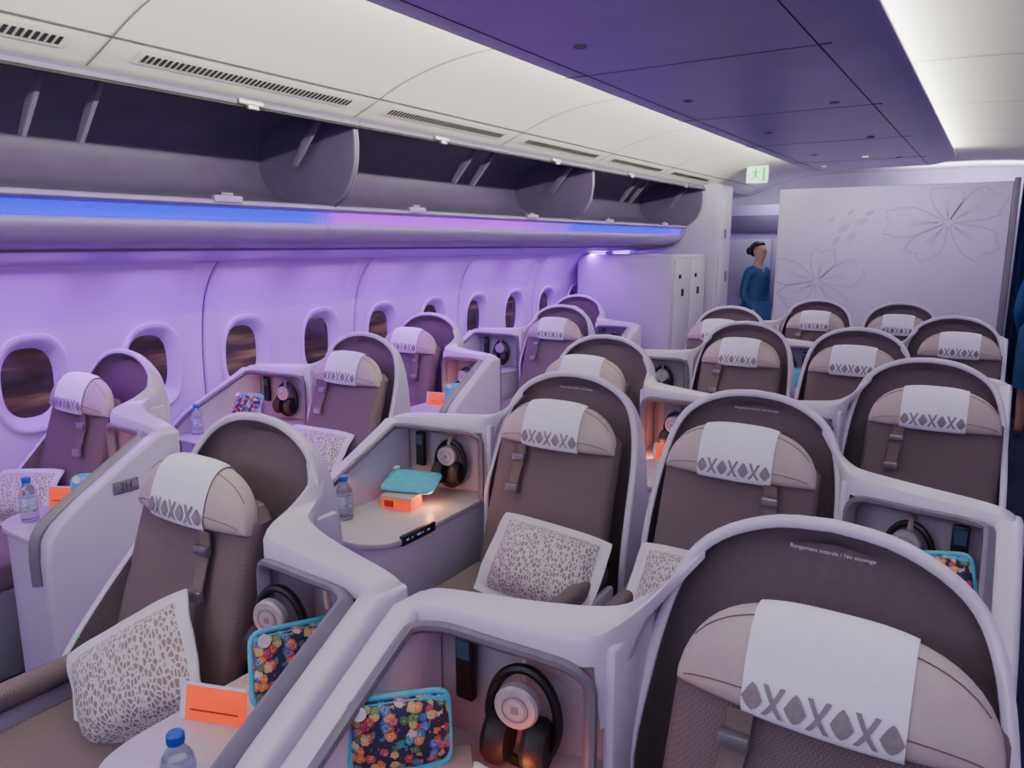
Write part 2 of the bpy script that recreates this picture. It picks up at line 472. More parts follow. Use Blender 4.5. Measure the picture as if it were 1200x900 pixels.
protoS = {(s,ty): make_seat(s,ty) for s in (-1,1) for ty in 'AT'}
C0 = -.945; TG = .322; AP = .75
seats = {
 'A': (-3.32,1.85,1,'A','seat at left edge by the first window, side panel marked 2H','the seat marked 2H'),
 'B': (C0-AP-.02,1.32,1,'A','near left seat with a patterned pillow standing on its corner','the near left seat'),
 'G': (C0+AP,1.32,-1,'A','nearest seat, large taupe arch in the lower right foreground','the nearest seat at lower right'),
 'E': (C0-TG-.03,2.43,-1,'T','middle seat with plump coral-print pillow and turquoise pouch on its console','the middle pillow seat'),
 'F': (C0+TG,2.43,1,'T','seat directly behind the nearest one, right of the middle pillow seat','the seat behind the nearest one'),
 'I': (C0-AP,3.54,1,'A','third-row seat peeking over the middle pillow seat','the third-row left seat'),
 'H': (C0+AP,3.54,-1,'A','third-row seat with wide arch at the right edge','the third-row right seat'),
 'K': (C0-TG,4.65,-1,'T','left seat of the joined fourth-row pair','the fourth-row left seat'),
 'L': (C0+TG,4.65,1,'T','right seat of the joined fourth-row pair','the fourth-row right seat'),
 'O': (C0-AP,5.76,1,'A','fifth-row left seat mostly hidden behind the fourth-row pair','the fifth-row left seat'),
 'M': (C0+AP,5.76,-1,'A','fifth-row seat, farthest single arch near the right edge','the fifth-row right seat'),
 'N': (C0-TG,6.87,-1,'T','left seat of the last pair before the flower-patterned bulkhead','the last-row left seat'),
 'P': (C0+TG,6.87,1,'T','right seat of the last pair before the flower-patterned bulkhead','the last-row right seat'),
 'C': (-2.86,2.93,-1,'T','window-block seat with floral pouch on its window-side console','the second window-column seat'),
 'D': (-3.30,4.04,1,'A','third seat of the window column, tucked close to the windows','the third window-column seat'),
 'J': (-2.86,5.15,-1,'T','fourth seat of the window column, beside the aisle','the fourth window-column seat'),
 'Q': (-3.30,6.26,1,'A','farthest seat of the window column before the closet','the farthest window-column seat'),
}
used = {k:False for k in protoS}
for k,(x,y,s,ty,lab,ph) in list(seats.items()):
    src = protoS[(s,ty)]
    o = dup(src) if used[(s,ty)] else src
    used[(s,ty)] = True
    o.location = (x,y,0); o['label'] = lab; o['category'] = 'seat'
    o['group'] = 'window column seats' if k in 'ACDJQ' else 'centre block seats'
    seats[k] = (x,y,s,ty,ph,o)
for k in 'GFE':
    text('Rangement interdit / No stowage', .0105, M['inkw'], seats[k][5], (.0,.026,1.111), (R(90),0,0), 'stowage_notice')
pA = seats['A'][5]
pl = MB().box(.7475,.7515,-.495,-.40,.765,.812,.0015).build('number_placard', M['trim'], pA)
text('2H', .038, M['ink'], pl, (.7522,-.448,.789), (R(90),0,R(90)), 'seat_number')
pE = seats['E'][5]
cs = MB().box(-.334,-.318,-.62,-.44,.628,.664,.003).build('control_strip', M['black'], pE)
cm = MB()
for k,wd in enumerate((.012,.006,.020,.006,.014)): cm.box(-.3176,-.3170,-.600+k*.028,-.600+k*.028+wd,.644,.650)
cm.build('touch_marks', M['bluemark'], cs)
MB().lathe([(.001,0),(.004,0),(.004,.002),(.001,.002)],12,axis='x',c=(-.287,-.40,.60)).build('indicator_light', M['exitg'], seats['B'][5])

# ------------------------------------------------------------------ small objects
def make_headphones():
    t = thing('headphones','','headphones')
    MB().tube([(.060*math.cos(a),.0,-.085+.088*math.sin(a)) for a in [2*PI*k/32 for k in range(32)]], .009, 8, closed=True).build('headband', M['black'], t)
    for sg in (-1,1):
        MB().lathe([(.010,-.020),(.036,-.022),(.044,-.012),(.044,.006),(.036,.018),(.01,.016)], 20, axis='x', c=(sg*.034,-.02,-.115)).build('ear_pad', M['pads'], t)
    d = MB().lathe([(.034,.004),(.038,0),(.038,-.014),(.034,-.019),(.018,-.0195),(.017,-.0215),(.002,-.0215)], 26, axis='y', c=(0,-.022,-.046)).build('ear_cup', M['disc'], t)
    MB().tube([(.022*math.cos(a),-.0425,-.046+.022*math.sin(a)) for a in [2*PI*k/24 for k in range(24)]], .0012, 6, closed=True).build('cup_ring', M['motif'], d)
    MB().box(-.006,.006,-.0445,-.043,-.052,-.040,0).build('cup_mark', M['motif'], d)
    return t
def make_bottle():
    t = thing('water_bottle','','bottle')
    MB().lathe([(.022,0),(.029,.004),(.030,.02),(.028,.03),(.030,.04),(.030,.10),(.026,.118),(.014,.136),(.012,.146)], 20).build('bottle_body', M['water'], t)
    MB().lathe([(.0305,.045),(.0308,.046),(.0308,.088),(.0305,.089)], 20).build('bottle_label', M['blabel'], t)
    MB().lathe([(.0145,.143),(.0155,.145),(.0155,.160),(.013,.163)], 20).build('bottle_cap', M['bluecap'], t)
    return t
def softslab(w, h, d, n=16, flange=0, wav=0):
    mb = MB()
    for sg in (-1,1):
        rows = []
        for i in range(n+1):
            row = []
            for j in range(n+1):
                a = -1+2*i/n; b = -1+2*j/n
                x = a*w/2*(1-.06*b*b); z = b*h/2*(1-.06*a*a)
                ia = min(1,abs(a)/(1-flange)) if flange else abs(a); ib = min(1,abs(b)/(1-flange)) if flange else abs(b)
                th = d/2*(max(0,(1-ia**2.5)*(1-ib**2.5)))**.5+.002
                wv = wav*(math.sin(a*5.1+b*2)*abs(a)+math.sin(b*6.3+1+a)*abs(b))
                row.append((x, sg*th+wv, z+h/2))
            rows.append(row)
        vs = [[mb.bm.verts.new(p) for p in r] for r in rows]
        for i in range(n):
            for j in range(n):
                f = mb.bm.faces.new((vs[i][j],vs[i+1][j],vs[i+1][j+1],vs[i][j+1]))
                a = abs(-1+2*(i+.5)/n); b = abs(-1+2*(j+.5)/n)
                f.material_index = 1 if (flange and a < 1-flange and b < 1-flange) else 0
    return mb
def make_pillow():
    t = thing('pillow','','pillow')
    softslab(.43,.31,.14,n=24,flange=.18,wav=.008).build('pillow_case', [M['pillow'], M['coral']], t, ang=80)
    return t
def make_pouch(m, name, h=.125):
    t = thing(name,'','pouch')
    softslab(.19,h,.046,n=14,wav=.003).build('pouch_body', m, t, ang=80)
    MB().tube([(.094*spow(math.cos(a),.25),0,h/2+(h/2)*spow(math.sin(a),.25)) for a in [2*PI*k/40 for k in range(40)]], .006, 8, closed=True).build('edge_piping', M['turq'], t)
    MB().box(-.09,.09,-.012,-.008,h-.017,h-.007,.001).build('zip', M['turq'], t)
    MB().lathe([(.001,-.002),(.013,-.002),(.013,.001),(.001,.001)], 16, axis='y', c=(-.074,-.024,h-.016)).build('zip_pull', M['white'], t)
    return t
def make_box():
    t = thing('snack_box','','box')
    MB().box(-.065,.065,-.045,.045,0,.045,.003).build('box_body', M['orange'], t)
    MB().box(-.067,.067,-.047,.047,.040,.050,.002).build('lid', M['beige'], t)
    MB().box(-.05,-.01,-.0465,-.0455,.008,.034).build('side_print', M['red'], t)
    return t
def make_booklet():
    t = thing('menu_card','','card')
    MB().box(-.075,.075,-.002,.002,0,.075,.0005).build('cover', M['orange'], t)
    MB().box(-.078,-.066,-.0028,.0028,0,.077).build('white_spine', M['white'], t)
    MB().box(-.078,.076,-.0028,.0028,.0735,.078).build('white_edge', M['white'], t)
    MB().box(-.055,.06,-.0026,-.0021,.02,.024).build('line_print', M['red'], t)
    return t
protos = {'hp':make_headphones(), 'bo':make_bottle(), 'pi':make_pillow(), 'pf':make_pouch(M['floral'],'floral_pouch',.145),
          'pt':make_pouch(M['turq'],'turquoise_pouch'), 'bx':make_box(), 'bk':make_booklet()}
cats = dict(hp='headphones', bo='bottle', pi='pillow', pf='pouch', pt='pouch', bx='box', bk='card')
groups = dict(hp='headphones hung in the seat consoles', bo='water bottles on the consoles', pi='patterned pillows on the seats', pf='floral amenity pouches',
              pt='turquoise amenity pouches', bx='snack boxes on the consoles', bk='orange cards on the consoles')
usedp = {k:False for k in protos}
def put(kind, seat, x, y, z, rot, label, scale=1):
    sx,sy,s = seats[seat][:3]
    o = dup(protos[kind]) if usedp[kind] else protos[kind]
    usedp[kind] = True
    o.location = (sx+s*x, sy+y, z); o.rotation_euler = [R(a) for a in rot]
    if scale != 1: o.scale = (scale,)*3
    o['label'] = label; o['category'] = cats[kind]; o['group'] = groups[kind]
for k in 'ABCDEFGIJKOQ':
    tA = seats[k][3] == 'A'
    put('hp', k, .385 if k == 'B' else (.48 if k == 'G' else .49), -.262 if k == 'B' else (-.235 if tA else -.125), .858 if tA else .862, (0,0,seats[k][2]*-12+(24 if k == 'B' else 0)), 'black over-ear headphones hanging in the console of '+seats[k][4], 1.15 if k in 'BG' else 1.06)
TZ = .656
put('pi','E', -.10,-.50,.462,(-42,5,4),'plump coral-print pillow lying across the middle seat')
put('pi','B', .12,-.47,.478,(-30,-32,24),'coral-print pillow standing on its corner on the near left seat')
put('pi','C', .02,-.48,.466,(-42,0,5),'coral-print pillow on the second seat of the window column')
put('pi','F', -.05,-.48,.466,(-40,0,0),'coral-print pillow on the seat behind the nearest seat, only its corner showing')
put('pi','A', -.10,-.50,.47,(-38,-6,16),'coral-print pillow at the left edge on the 2H seat', .85)
put('bo','E', .63,-.58,TZ,(0,0,0),'clear water bottle with blue cap on the console of the middle seat')
put('bo','B', .60,-.67,TZ,(0,0,0),'water bottle at the bottom edge, only blue cap and shoulder showing')
put('bo','A', .44,-.64,TZ,(0,0,0),'clear water bottle at left edge on the 2H console')
put('bo','C', .62,-.62,TZ,(0,0,0),'clear water bottle below the window on the window-side console')
put('bx','E', .54,-.37,TZ,(0,0,12),'orange snack box under the turquoise pouch on the middle console')
put('pt','E', .53,-.36,.715,(-76,0,18),'plain turquoise pouch lying on top of the orange snack box', 1.1)
put('bx','C', .52,-.42,TZ,(0,0,10),'red snack box under the floral pouch on the window-side console')
put('pf','C', .54,-.39,.71,(-30,0,10),'floral pouch on the red snack box by the windows', .95)
put('bx','G', .58,-.40,TZ,(0,0,40),'orange snack box under the floral pouch on the nearest console', 1.2)
put('pf','G', .618,-.43,.717,(-8,0,46),'floral pouch with turquoise edge standing on the nearest console', 1.0)
put('pf','B', .52,-.34,TZ+.02,(-16,8,74),'floral pouch leaning upright beside headphones on the near left console', 1.05)
put('pf','F', .575,-.33,TZ+.05,(-14,-14,-10),'floral pouch at the right edge in the console behind the nearest seat', 1.05)
put('bx','F', .56,-.33,TZ,(0,0,-5),'snack box under the floral pouch in the console behind the nearest seat')
put('pt','A', .56,-.44,TZ,(-20,0,50),'turquoise pouch standing in the console of the 2H seat')
put('pt','D', .58,-.40,TZ,(-20,0,40),'turquoise pouch standing in the console of the third window seat')
put('pt','O', .58,-.38,TZ,(-20,0,20),'turquoise pouch in the fifth-row left console')
put('bk','B', .42,-.48,TZ,(-12,0,20),'orange menu card with white spine standing on the near left console')
put('bk','G', .43,-.38,TZ,(-12,0,-5),'orange card at the bottom edge between floral pouch and headphones')
put('bk','I', .50,-.34,TZ,(-10,0,8),'orange card in the console of the third-row seat left of centre')
put('bk','D', .43,-.46,TZ,(-12,0,15),'orange card in the console of the third window seat')
put('bk','A', .40,-.50,TZ,(-12,0,25),'orange card in the console of the 2H seat')

# ------------------------------------------------------------------ cabin setting
YA, YB = -1.0, 7.7
WP = cr([(-3.60,0),(-3.66,.30),(-3.69,.66),(-3.70,1.01),(-3.665,1.30),(-3.60,1.45),(-3.51,1.555)], 4)
def WX(z):
    for a,b in zip(WP, WP[1:]):
        if a[1] <= z <= b[1]: return a[0]+(b[0]-a[0])*(z-a[1])/(b[1]-a[1]+1e-9)
    return WP[-1][0]
struct(MB().box(-3.8,1.95,-1.5,11,-.08,0).build('floor', M['carpet']))
WP0 = 1.05; WD = .588
WY = [WP0+WD*k for k in range(11)]
ZC = 1.01; Z0, Z1 = .71, 1.31
wl = MB()
ys = [YA]+[WP0-WD/2+WD*k for k in range(12)]+[YB]
zlo = [z for x,z in WP if z < Z0]+[Z0]; zhi = [Z1]+[z for x,z in WP if z > Z1]
for zs in (zlo, zhi): wl.grid([[(WX(z),y,z) for z in zs] for y in ys])
for y0,y1 in ((ys[0],ys[1]),(ys[-2],ys[-1])): wl.grid([[(WX(Z0+(Z1-Z0)*k/8),y,Z0+(Z1-Z0)*k/8) for k in range(9)] for y in (y0,y1)])
N = 48
def oval(yc, hw, hh, dx=0, p=.75):
    out = []
    for k in range(N):
        a = 2*PI*k/N; y = yc+hw*spow(math.cos(a),p); z = ZC+hh*spow(math.sin(a),p)
        out.append((WX(z)+dx, y, z))
    return out
def recta(yc):
    out = []
    for k in range(N):
        a = 2*PI*k/N; c,s_ = math.cos(a), math.sin(a); m_ = max(abs(c),abs(s_))
        y = yc+WD/2*c/m_; z = ZC+.30*s_/m_
        out.append((WX(z),y,z))
    return out
for yc in WY: wl.grid([recta(yc), oval(yc,.172,.235)], closed=True)
wl.build('wall_left', M['wall'])
struct(bpy.data.objects['wall_left'])
for i,yc in enumerate(WY):
    w = MB()
    w.grid([oval(yc,.172,.235), oval(yc,.169,.232,.010), oval(yc,.156,.217,.012), oval(yc,.141,.198,.0), oval(yc,.127,.180,-.03), oval(yc,.117,.167,-.045), oval(yc,.113,.163,-.06)], closed=True)
    o = struct(w.build('window_%d' % (i+1), M['wall'], ang=70))
    p = MB(); p.poly(oval(yc,.114,.164,-.055)); p.build('window_pane', M['outside'], o)
sm = MB()
SE = [WP0+WD*.5+2*WD*k for k in range(6)]
for y in SE:
    sm.grid([[(WX(z)+.004,y-.005,z) for x,z in WP],[(WX(z)+.004,y+.005,z) for x,z in WP]])
struct(sm.build('trim_1', M['seam']))
pier = MB()
for y in SE:
    for sg in (-1,1):
        pier.grid([[(WX(z)+.002+b, y+sg*a, z) for x,z in WP] for a,b in ((.006,.0),(.012,.016),(.05,.018),(.085,.010),(.115,-.002))])
struct(pier.build('trim_2', M['wall'], ang=60))
CP = cr([(-2.66,2.235),(-2.55,2.275),(-2.3,2.37),(-2.0,2.43),(-1.6,2.45)],5)
CPf = CP+[(-1.89-x,z) for x,z in CP[::-1]]
struct(MB().grid([[(x,y,z) for x,z in CPf] for y in (-1.0,9.6)]).build('ceiling', M['ceil']))
sm = MB()
for k in range(8):
    y = -1.05+1.25*k
    sm.grid([[(x,y+d,z-.003) for x,z in CPf] for d in (-.004,.004)])
sm.grid([[(x,y,z) for x,z in ((-2.47,2.3035),(-2.462,2.3065))] for y in (-1,9)])
struct(sm.build('trim_3', M['seam']))
def cz(x):
    for a,b in zip(CP,CP[1:]):
        if a[0] <= x <= b[0]: return a[1]+(b[1]-a[1])*(x-a[0])/(b[0]-a[0])
    return 2.3
vlab = ['first long slotted vent at the top left corner','long slotted vent above the first open bin','slotted vent above the second open bin, nearer half',
        'slotted vent above the second open bin, farther half','slotted vent above the third open bin','farthest slotted vent near the bin end']
for k in range(6):
    y0 = .32+1.25*k; t = thing('ceiling_vent', vlab[k], 'vent', (0,0,0), group='slotted ceiling vents')
    t.location = (-2.535, y0+.5, cz(-2.535)); off = t.location.copy()
    v = MB(); v.grid([[(x-off[0],y-off[1],cz(x)-.003-off[2]) for x in (-2.575,-2.535,-2.495)] for y in (y0,y0+1.02)])
    v.build('vent_plate', M['ceil'], t)
    v = MB()
    for q in range(44):
        y = y0+.02+q*.0225
        v.grid([[(x-off[0],yy-off[1],cz(x)-.006-off[2]) for x in (-2.557,-2.535,-2.515)] for yy in (y,y+.014)])
    v.build('slots', M['dark'], t)
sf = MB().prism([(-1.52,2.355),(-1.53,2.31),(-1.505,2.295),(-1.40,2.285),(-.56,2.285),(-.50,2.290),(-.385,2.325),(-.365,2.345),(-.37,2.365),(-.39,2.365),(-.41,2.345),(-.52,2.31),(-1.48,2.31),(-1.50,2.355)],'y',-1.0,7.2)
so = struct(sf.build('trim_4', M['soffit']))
sm = MB()
for k in range(7):
    y = .2+1.25*k
    if y < 7: sm.box(-1.50,-.52,y-.002,y+.002,2.2840,2.2860)
for x in (-1.40,-.56): sm.box(x-.002,x+.002,-1,7.19,2.2838,2.2858)
sm.build('soffit_seams', M['dark'], so)
for (x,y) in ((-1.25,1.6),(-1.22,2.3),(-.75,1.9),(-1.25,3.4),(-.7,3.8),(-1.2,4.6),(-.72,5.1),(-1.2,5.9),(-.7,6.4)):
    MB().lathe([(.010,0),(.020,0),(.022,.004),(.010,.006)], 16, c=(x,y,2.280)).build('reading_light', M['seam'], so)
MB().lathe([(.001,0),(.022,0),(.022,.004),(.001,.004)],16,c=(-.9,6.2,2.279)).build('lamp_lens', M['exitw'], so)
MB().lathe([(.001,0),(.018,0),(.018,.004),(.001,.004)],16,c=(-1.3,6.8,2.279)).build('lamp_lens', M['exitw'], so)
struct(MB().grid([[(-1.89-x,y,z) for x,z in WP] for y in (YA,9.6)]).build('wall_right', M['wall']))
BPr = cr([(.77,2.24),(.72,2.05),(.80,1.86),(.95,1.76),(1.10,1.64),(1.62,1.555)],4)
struct(MB().grid([[(x,y,z) for x,z in BPr] for y in (YA,9.6)]).build('trim_5', M['binout']))

blab = ['open overhead bin at the left, above a blue light strip','middle open overhead bin above a magenta light strip','farthest open overhead bin above a blue strip, next to the closet']
for k in range(3):
    y0, y1 = .2+2.5*k+.002, 2.7+2.5*k-.002; ym = (y0+y1)/2
    t = thing('overhead_bin', blab[k], 'overhead bin', (-2.95,ym,1.6), group='open overhead bins')
    off = Vector(t.location)
    def P(lst, ys): return [[(x-off.x,y-off.y,z-off.z) for x,z in lst] for y in ys]
    inner = cr([(-2.80,1.835),(-2.88,1.845),(-3.15,1.88),(-3.28,1.95),(-3.32,2.08),(-3.22,2.22),(-3.0,2.29),(-2.72,2.30)],4)
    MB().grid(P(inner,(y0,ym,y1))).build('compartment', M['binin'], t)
    lip = cr([(-2.80,1.835),(-2.785,1.825),(-2.79,1.812),(-2.835,1.802)],3)
    MB().grid(P(lip,(y0,y1))).build('shelf_lip', M['binout'], t)
    MB().grid(P(cr([(-2.835,1.802),(-2.858,1.776),(-2.864,1.748)],3),(y0,y1))).build('light_strip', M['led%d'%(k+1)], t)
    und = cr([(-2.864,1.748),(-2.846,1.738),(-2.85,1.71),(-2.91,1.655),(-3.0,1.628),(-3.01,1.620),(-3.17,1.60),(-3.53,1.552)],4)
    MB().grid(P(und,(y0,ym,y1))).build('underside_panel', M['binout'], t)
    MB().grid(P([(-3.0,1.626),(-3.012,1.617)],(y0,y1))).build('underside_seam', M['seam'], t)
    door = cr([(-2.62,2.195),(-2.66,2.222),(-2.78,2.262),(-2.95,2.285)],4)
    dm = MB(); dm.grid(P(door,(y0,y1)))
    dm.grid(P([(-2.62,2.195),(-2.607,2.20),(-2.605,2.215),(-2.625,2.235)],(y0,y1)))
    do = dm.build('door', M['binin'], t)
    MB().box(-2.622-off.x,-2.604-off.x,y0-off.y,y1-off.y,2.188-off.z,2.198-off.z,.002).build('door_seal', M['dark'], do)
    ends = cr([(-3.31,1.96),(-3.2,1.865),(-2.86,1.83),(-2.79,1.84),(-2.70,1.90),(-2.645,2.0),(-2.63,2.10),(-2.635,2.19)],4)+[(-2.8,2.27),(-3.1,2.28),(-3.28,2.20),(-3.33,2.08)]
    for yy in (y0, y1-.012):
        e = MB().prism([(x-off.x,z-off.z) for x,z in ends],'y',yy-off.y,yy+.012-off.y).build('end_panel', M['binin'], t)
        MB().tube([(x-off.x,yy+.006-off.y,z-off.z) for x,z in ends[10:29]], .008, 8).build('end_edging', M['binend'], e)
    for yy in (y0+.10, ym-.10, ym+.10, y1-.12):
        MB().prism([(-2.75-off.x,2.24-off.z),(-2.72-off.x,2.24-off.z),(-2.82-off.x,2.13-off.z),(-2.92-off.x,2.02-off.z),(-2.95-off.x,2.03-off.z),(-2.87-off.x,2.14-off.z)],'y',yy-off.y,yy+.018-off.y,.003).build('hinge_arm', M['binend'], t)
    for yy in (y0+.62, y1-.62):
        l = MB().box(-2.80-off.x,-2.775-off.x,yy-.07-off.y,yy+.07-off.y,1.822-off.z,1.852-off.z,.005).build('latch', M['binout'], t)
        MB().box(-2.805-off.x,-2.785-off.x,yy-.03-off.y,yy+.03-off.y,1.845-off.z,1.865-off.z,.004).build('latch_button', M['binend'], l)
        l = MB().box(-2.625-off.x,-2.590-off.x,yy-.06-off.y,yy+.06-off.y,2.196-off.z,2.222-off.z,.006).build('latch_catch', M['metal'], t)
        MB().box(-2.60-off.x,-2.58-off.x,yy-.025-off.y,yy+.025-off.y,2.18-off.z,2.20-off.z,.003).build('hook', M['metal'], l)
cap = cr([(-3.50,1.555),(-3.0,1.625),(-2.85,1.71),(-2.79,1.82),(-2.66,1.95),(-2.61,2.1),(-2.62,2.22)],5)+[(-3.3,2.24)]
struct(MB().prism(cap,'y',7.7,7.76,.01).build('trim_6', M['binout']))
t = thing('closet','white closet with two doors under the end of the bins','closet',(-3.0,7.2,0))
MB().box(-.58,.44,-.45,.5,0,1.55,.03,seg=3).build('body', M['monument'], t)
for (a,b,z0,z1) in ((-.42,.0,.08,1.50),(.02,.44,.08,1.50)):
    d = MB().box(.44,.452,a,b,z0,z1,.004).build('door', M['shell'], t)
    MB().box(.452,.458,(a+b)/2-.03,(a+b)/2+.03,1.15,1.22,.002).build('handle', M['dark'], d)
    MB().box(.452,.456,a+.1,a+.16,1.32,1.36).build('door_sign', M['dark'], d)
t = thing('galley_partition','tall white panel between the bins and the galley doorway','partition',(-2.6,8.1,0))
MB().box(-.8,.12,-.33,.15,0,2.26,.02).build('panel', M['monument'], t)
d = MB().box(.12,.128,-.25,.08,.1,2.1,.004).build('door', M['shell'], t)
MB().box(.128,.134,-.04,.02,1.25,1.36,.002).build('handle', M['trim'], d)
MB().box(.128,.131,-.12,-.06,1.7,1.8).build('door_sign', M['trim'], d)
bk = struct(MB().box(-1.93,.05,8.0,8.05,0,2.19,.012).build('wall_back', M['bulk']))
struct(MB().box(.05,.10,7.98,8.07,0,2.22,.01).build('trim_7', M['trim']))
def ribbon(mb, pts, w, closed=True):
    n = len(pts); rows = []
    for i in range(n+(1 if closed else 0)):
        p = pts[i%n]; a = pts[(i-1)%n] if closed else pts[max(i-1,0)]; b = pts[(i+1)%n] if closed else pts[min(i+1,n-1)]
        tx,tz = b[0]-a[0], b[1]-a[1]; l = math.hypot(tx,tz) or 1
        nx,nz = -tz/l*w/2, tx/l*w/2
        rows.append([(p[0]-nx,7.996,p[1]-nz),(p[0]+nx,7.996,p[1]+nz)])
    mb.grid(rows)
def flower(cx, cz_, r, rot, w):
    mb = MB()
    for k in range(5):
        a0 = rot+k*2*PI/5+(.12,-.08,.1,-.14,.05)[k]; rk = r*(1,.86,1.08,.92,1.0)[k]; pts = []
        for j in range(41):
            f = -1+2*j/40
            ang = a0+f*.66*(1-.15*abs(f)); rad = rk*(.10+.88*(1-abs(f)**3.0)**.5)*(1+.035*math.sin(j*1.3+k*2)+.06*math.sin(j*.45+k))
            x = cx+rad*math.cos(ang); z = cz_+rad*math.sin(ang)*.85
            pts.append((min(max(x,-1.91),.03), min(z,2.15)))
        ribbon(mb, pts, w, True)
        for e in (-.18,.0,.2):
            ribbon(mb, [(min(max(cx+q*rk*math.cos(a0+e*q),-1.91),.03), min(cz_+.85*q*rk*math.sin(a0+e*q),2.15)) for q in (.15,.3,.45,.6)], w*.6, False)
    return mb
flower(-.42,1.84,.48,.5,.011).build('hibiscus_outline', M['petal'], bk, weld=False)
flower(-1.52,1.28,.44,.2,.011).build('hibiscus_outline', M['petal'], bk, weld=False)
for (x,z,r,a) in ((-1.30,1.80,.05,.6),(-1.22,1.72,.045,.9),(-1.15,1.86,.05,.4),(-1.36,1.68,.04,1.),(-1.08,1.94,.035,.5),(-1.42,1.88,.03,.7),(-1.25,1.95,.03,.7)):
    MB().poly([(x+r*1.3*math.cos(q)*math.cos(a)-r*.6*math.sin(q)*math.sin(a),7.996,z+r*1.3*math.cos(q)*math.sin(a)+r*.6*math.sin(q)*math.cos(a)) for q in [2*PI*k/20 for k in range(20)]]).build('bud_motif', M['petal'], bk)
struct(MB().box(-3.8,1.95,9.6,9.66,0,2.6).build('wall_galley', M['galley']))
t = thing('galley_cabinet','grey galley cabinet seen through the doorway behind the crew member','cabinet',(-2.6,9.35,0))
MB().box(-.75,.9,-.2,.24,0,2.1,.01).build('body', M['binout'], t)
for k in range(3):
    d = MB().box(-.7+k*.53,-.2+k*.53,-.212,-.2,1.05,1.7,.004).build('door', M['monument'], t)
    MB().box(-.3+k*.53,-.26+k*.53,-.222,-.212,1.3,1.42,.003).build('handle', M['metal'], d)
MB().box(-.7,.86,-.215,-.2,1.78,1.98,.004).build('dark_vent', M['binin'], t)
cu = MB(); rows = []
for z in (.05,.6,1.2,1.8,2.2):
    rows.append([(.12+.45*k/40, 8.2+.03*math.sin(k*1.1), z) for k in range(41)])
cu.grid(rows); t = cu.build('curtain', M['curtain']); t['label'] = 'dark navy curtain in the right aisle beside the bulkhead'; t['category'] = 'curtain'
t = thing('exit_sign','small lit green and white exit sign hanging from the ceiling','sign',(-2.10,7.75,2.24))
MB().box(-.105,.105,-.02,.02,0,.17,.005).build('housing', M['white'], t)
MB().box(-.095,.095,-.022,-.0205,.01,.16).build('sign_face', M['exitw'], t)
g = MB(); Y = -.0235
def q(pts): g.poly([(x,Y,z) for x,z in pts])
g.lathe([(.001,0),(.011,0),(.011,.001),(.001,.001)],14,axis='y',c=(-.01,Y,.138))
q([(-.03,.122),(.0,.126),(.004,.085),(-.022,.08)])
q([(-.022,.085),(.0,.085),(.02,.055),(.04,.03),(.03,.025),(.008,.05)])
q([(-.022,.085),(-.005,.08),(-.02,.05),(-.05,.035),(-.055,.045),(-.032,.058)])
q([(.0,.122),(.004,.11),(.03,.10),(.034,.108)])
q([(-.03,.12),(-.022,.112),(-.05,.09),(-.058,.096)])
q([(.055,.02),(.085,.02),(.085,.15),(.055,.15)])
q([(-.088,.08),(-.07,.095),(-.07,.065)])
g.build('running_figure', M['exitg'], t)
MB().box(-.01,.01,-.01,.01,.17,.20,.002).build('bracket', M['metal'], t)

# ------------------------------------------------------------------ crew member
def skin(name, V, E, m, parent, sub=2):
    names = list(V); me = bpy.data.meshes.new(name)
    me.from_pydata([V[n][0] for n in names], [(names.index(a),names.index(b)) for a,b in E], [])
    o = bpy.data.objects.new(name, me); COL.objects.link(o); o.parent = parent
    md = o.modifiers.new('skin','SKIN'); md.use_smooth_shade = True
    for i,n in enumerate(names):
        r = V[n][1]; me.skin_vertices[0].data[i].radius = r if isinstance(r,tuple) else (r,r)
    me.skin_vertices[0].data[0].use_root = True
    sb = o.modifiers.new('sub','SUBSURF'); sb.levels = sub; sb.render_levels = sub
    me.materials.append(m)
    return o
t = thing('person','crew member standing in the galley doorway in a blue uniform, dark hair tied back','person',(-2.27,8.62,0),R(66),group='crew members')
V = {'pelvis':((0,0,.92),(.15,.11)),'waist':((0,0,1.06),(.105,.08)),'chest':((0,-.005,1.24),(.13,.095)),'top':((0,0,1.36),(.085,.065)),'neck':((0,-.005,1.43),.046),
     'jaw':((0,-.036,1.505),(.054,.058)),'skull':((0,-.008,1.58),(.074,.094)),'crown':((0,.005,1.635),(.054,.068))}
E = [('pelvis','waist'),('waist','chest'),('chest','top'),('top','neck'),('neck','jaw'),('jaw','skull'),('skull','crown')]
for sg,n in ((-1,'r'),(1,'l')):
    V.update({n+'sh':((sg*.150,0,1.345),.046),n+'el':((sg*.190,.03,1.09),.036),n+'wr':((sg*.145,-.10,.88),.025),n+'pa':((sg*.130,-.135,.83),(.032,.018)),
              n+'hip':((sg*.085,0,.86),.085),n+'kn':((sg*.09,-.01,.48),.052),n+'an':((sg*.09,.02,.09),.034),n+'toe':((sg*.10,-.13,.035),.032)})
    E += [('top',n+'sh'),(n+'sh',n+'el'),(n+'el',n+'wr'),(n+'wr',n+'pa'),('pelvis',n+'hip'),(n+'hip',n+'kn'),(n+'kn',n+'an'),(n+'an',n+'toe')]
    for f in range(4):
        dx = sg*(.130-.024+.016*f); ln_ = (.07,.08,.075,.055)[f]
        V[n+'f%da'%f] = ((dx,-.155-.01*(f==1),.80),.008); V[n+'f%db'%f] = ((dx-sg*.004,-.165,.80-ln_*.6),.0075); V[n+'f%dc'%f] = ((dx-sg*.008,-.155,.80-ln_),.006)
        E += [(n+'pa',n+'f%da'%f),(n+'f%da'%f,n+'f%db'%f),(n+'f%db'%f,n+'f%dc'%f)]
    V[n+'ta'] = ((sg*.095,-.150,.835),.009); V[n+'tb'] = ((sg*.080,-.17,.80),.007)
    E += [(n+'pa',n+'ta'),(n+'ta',n+'tb')]
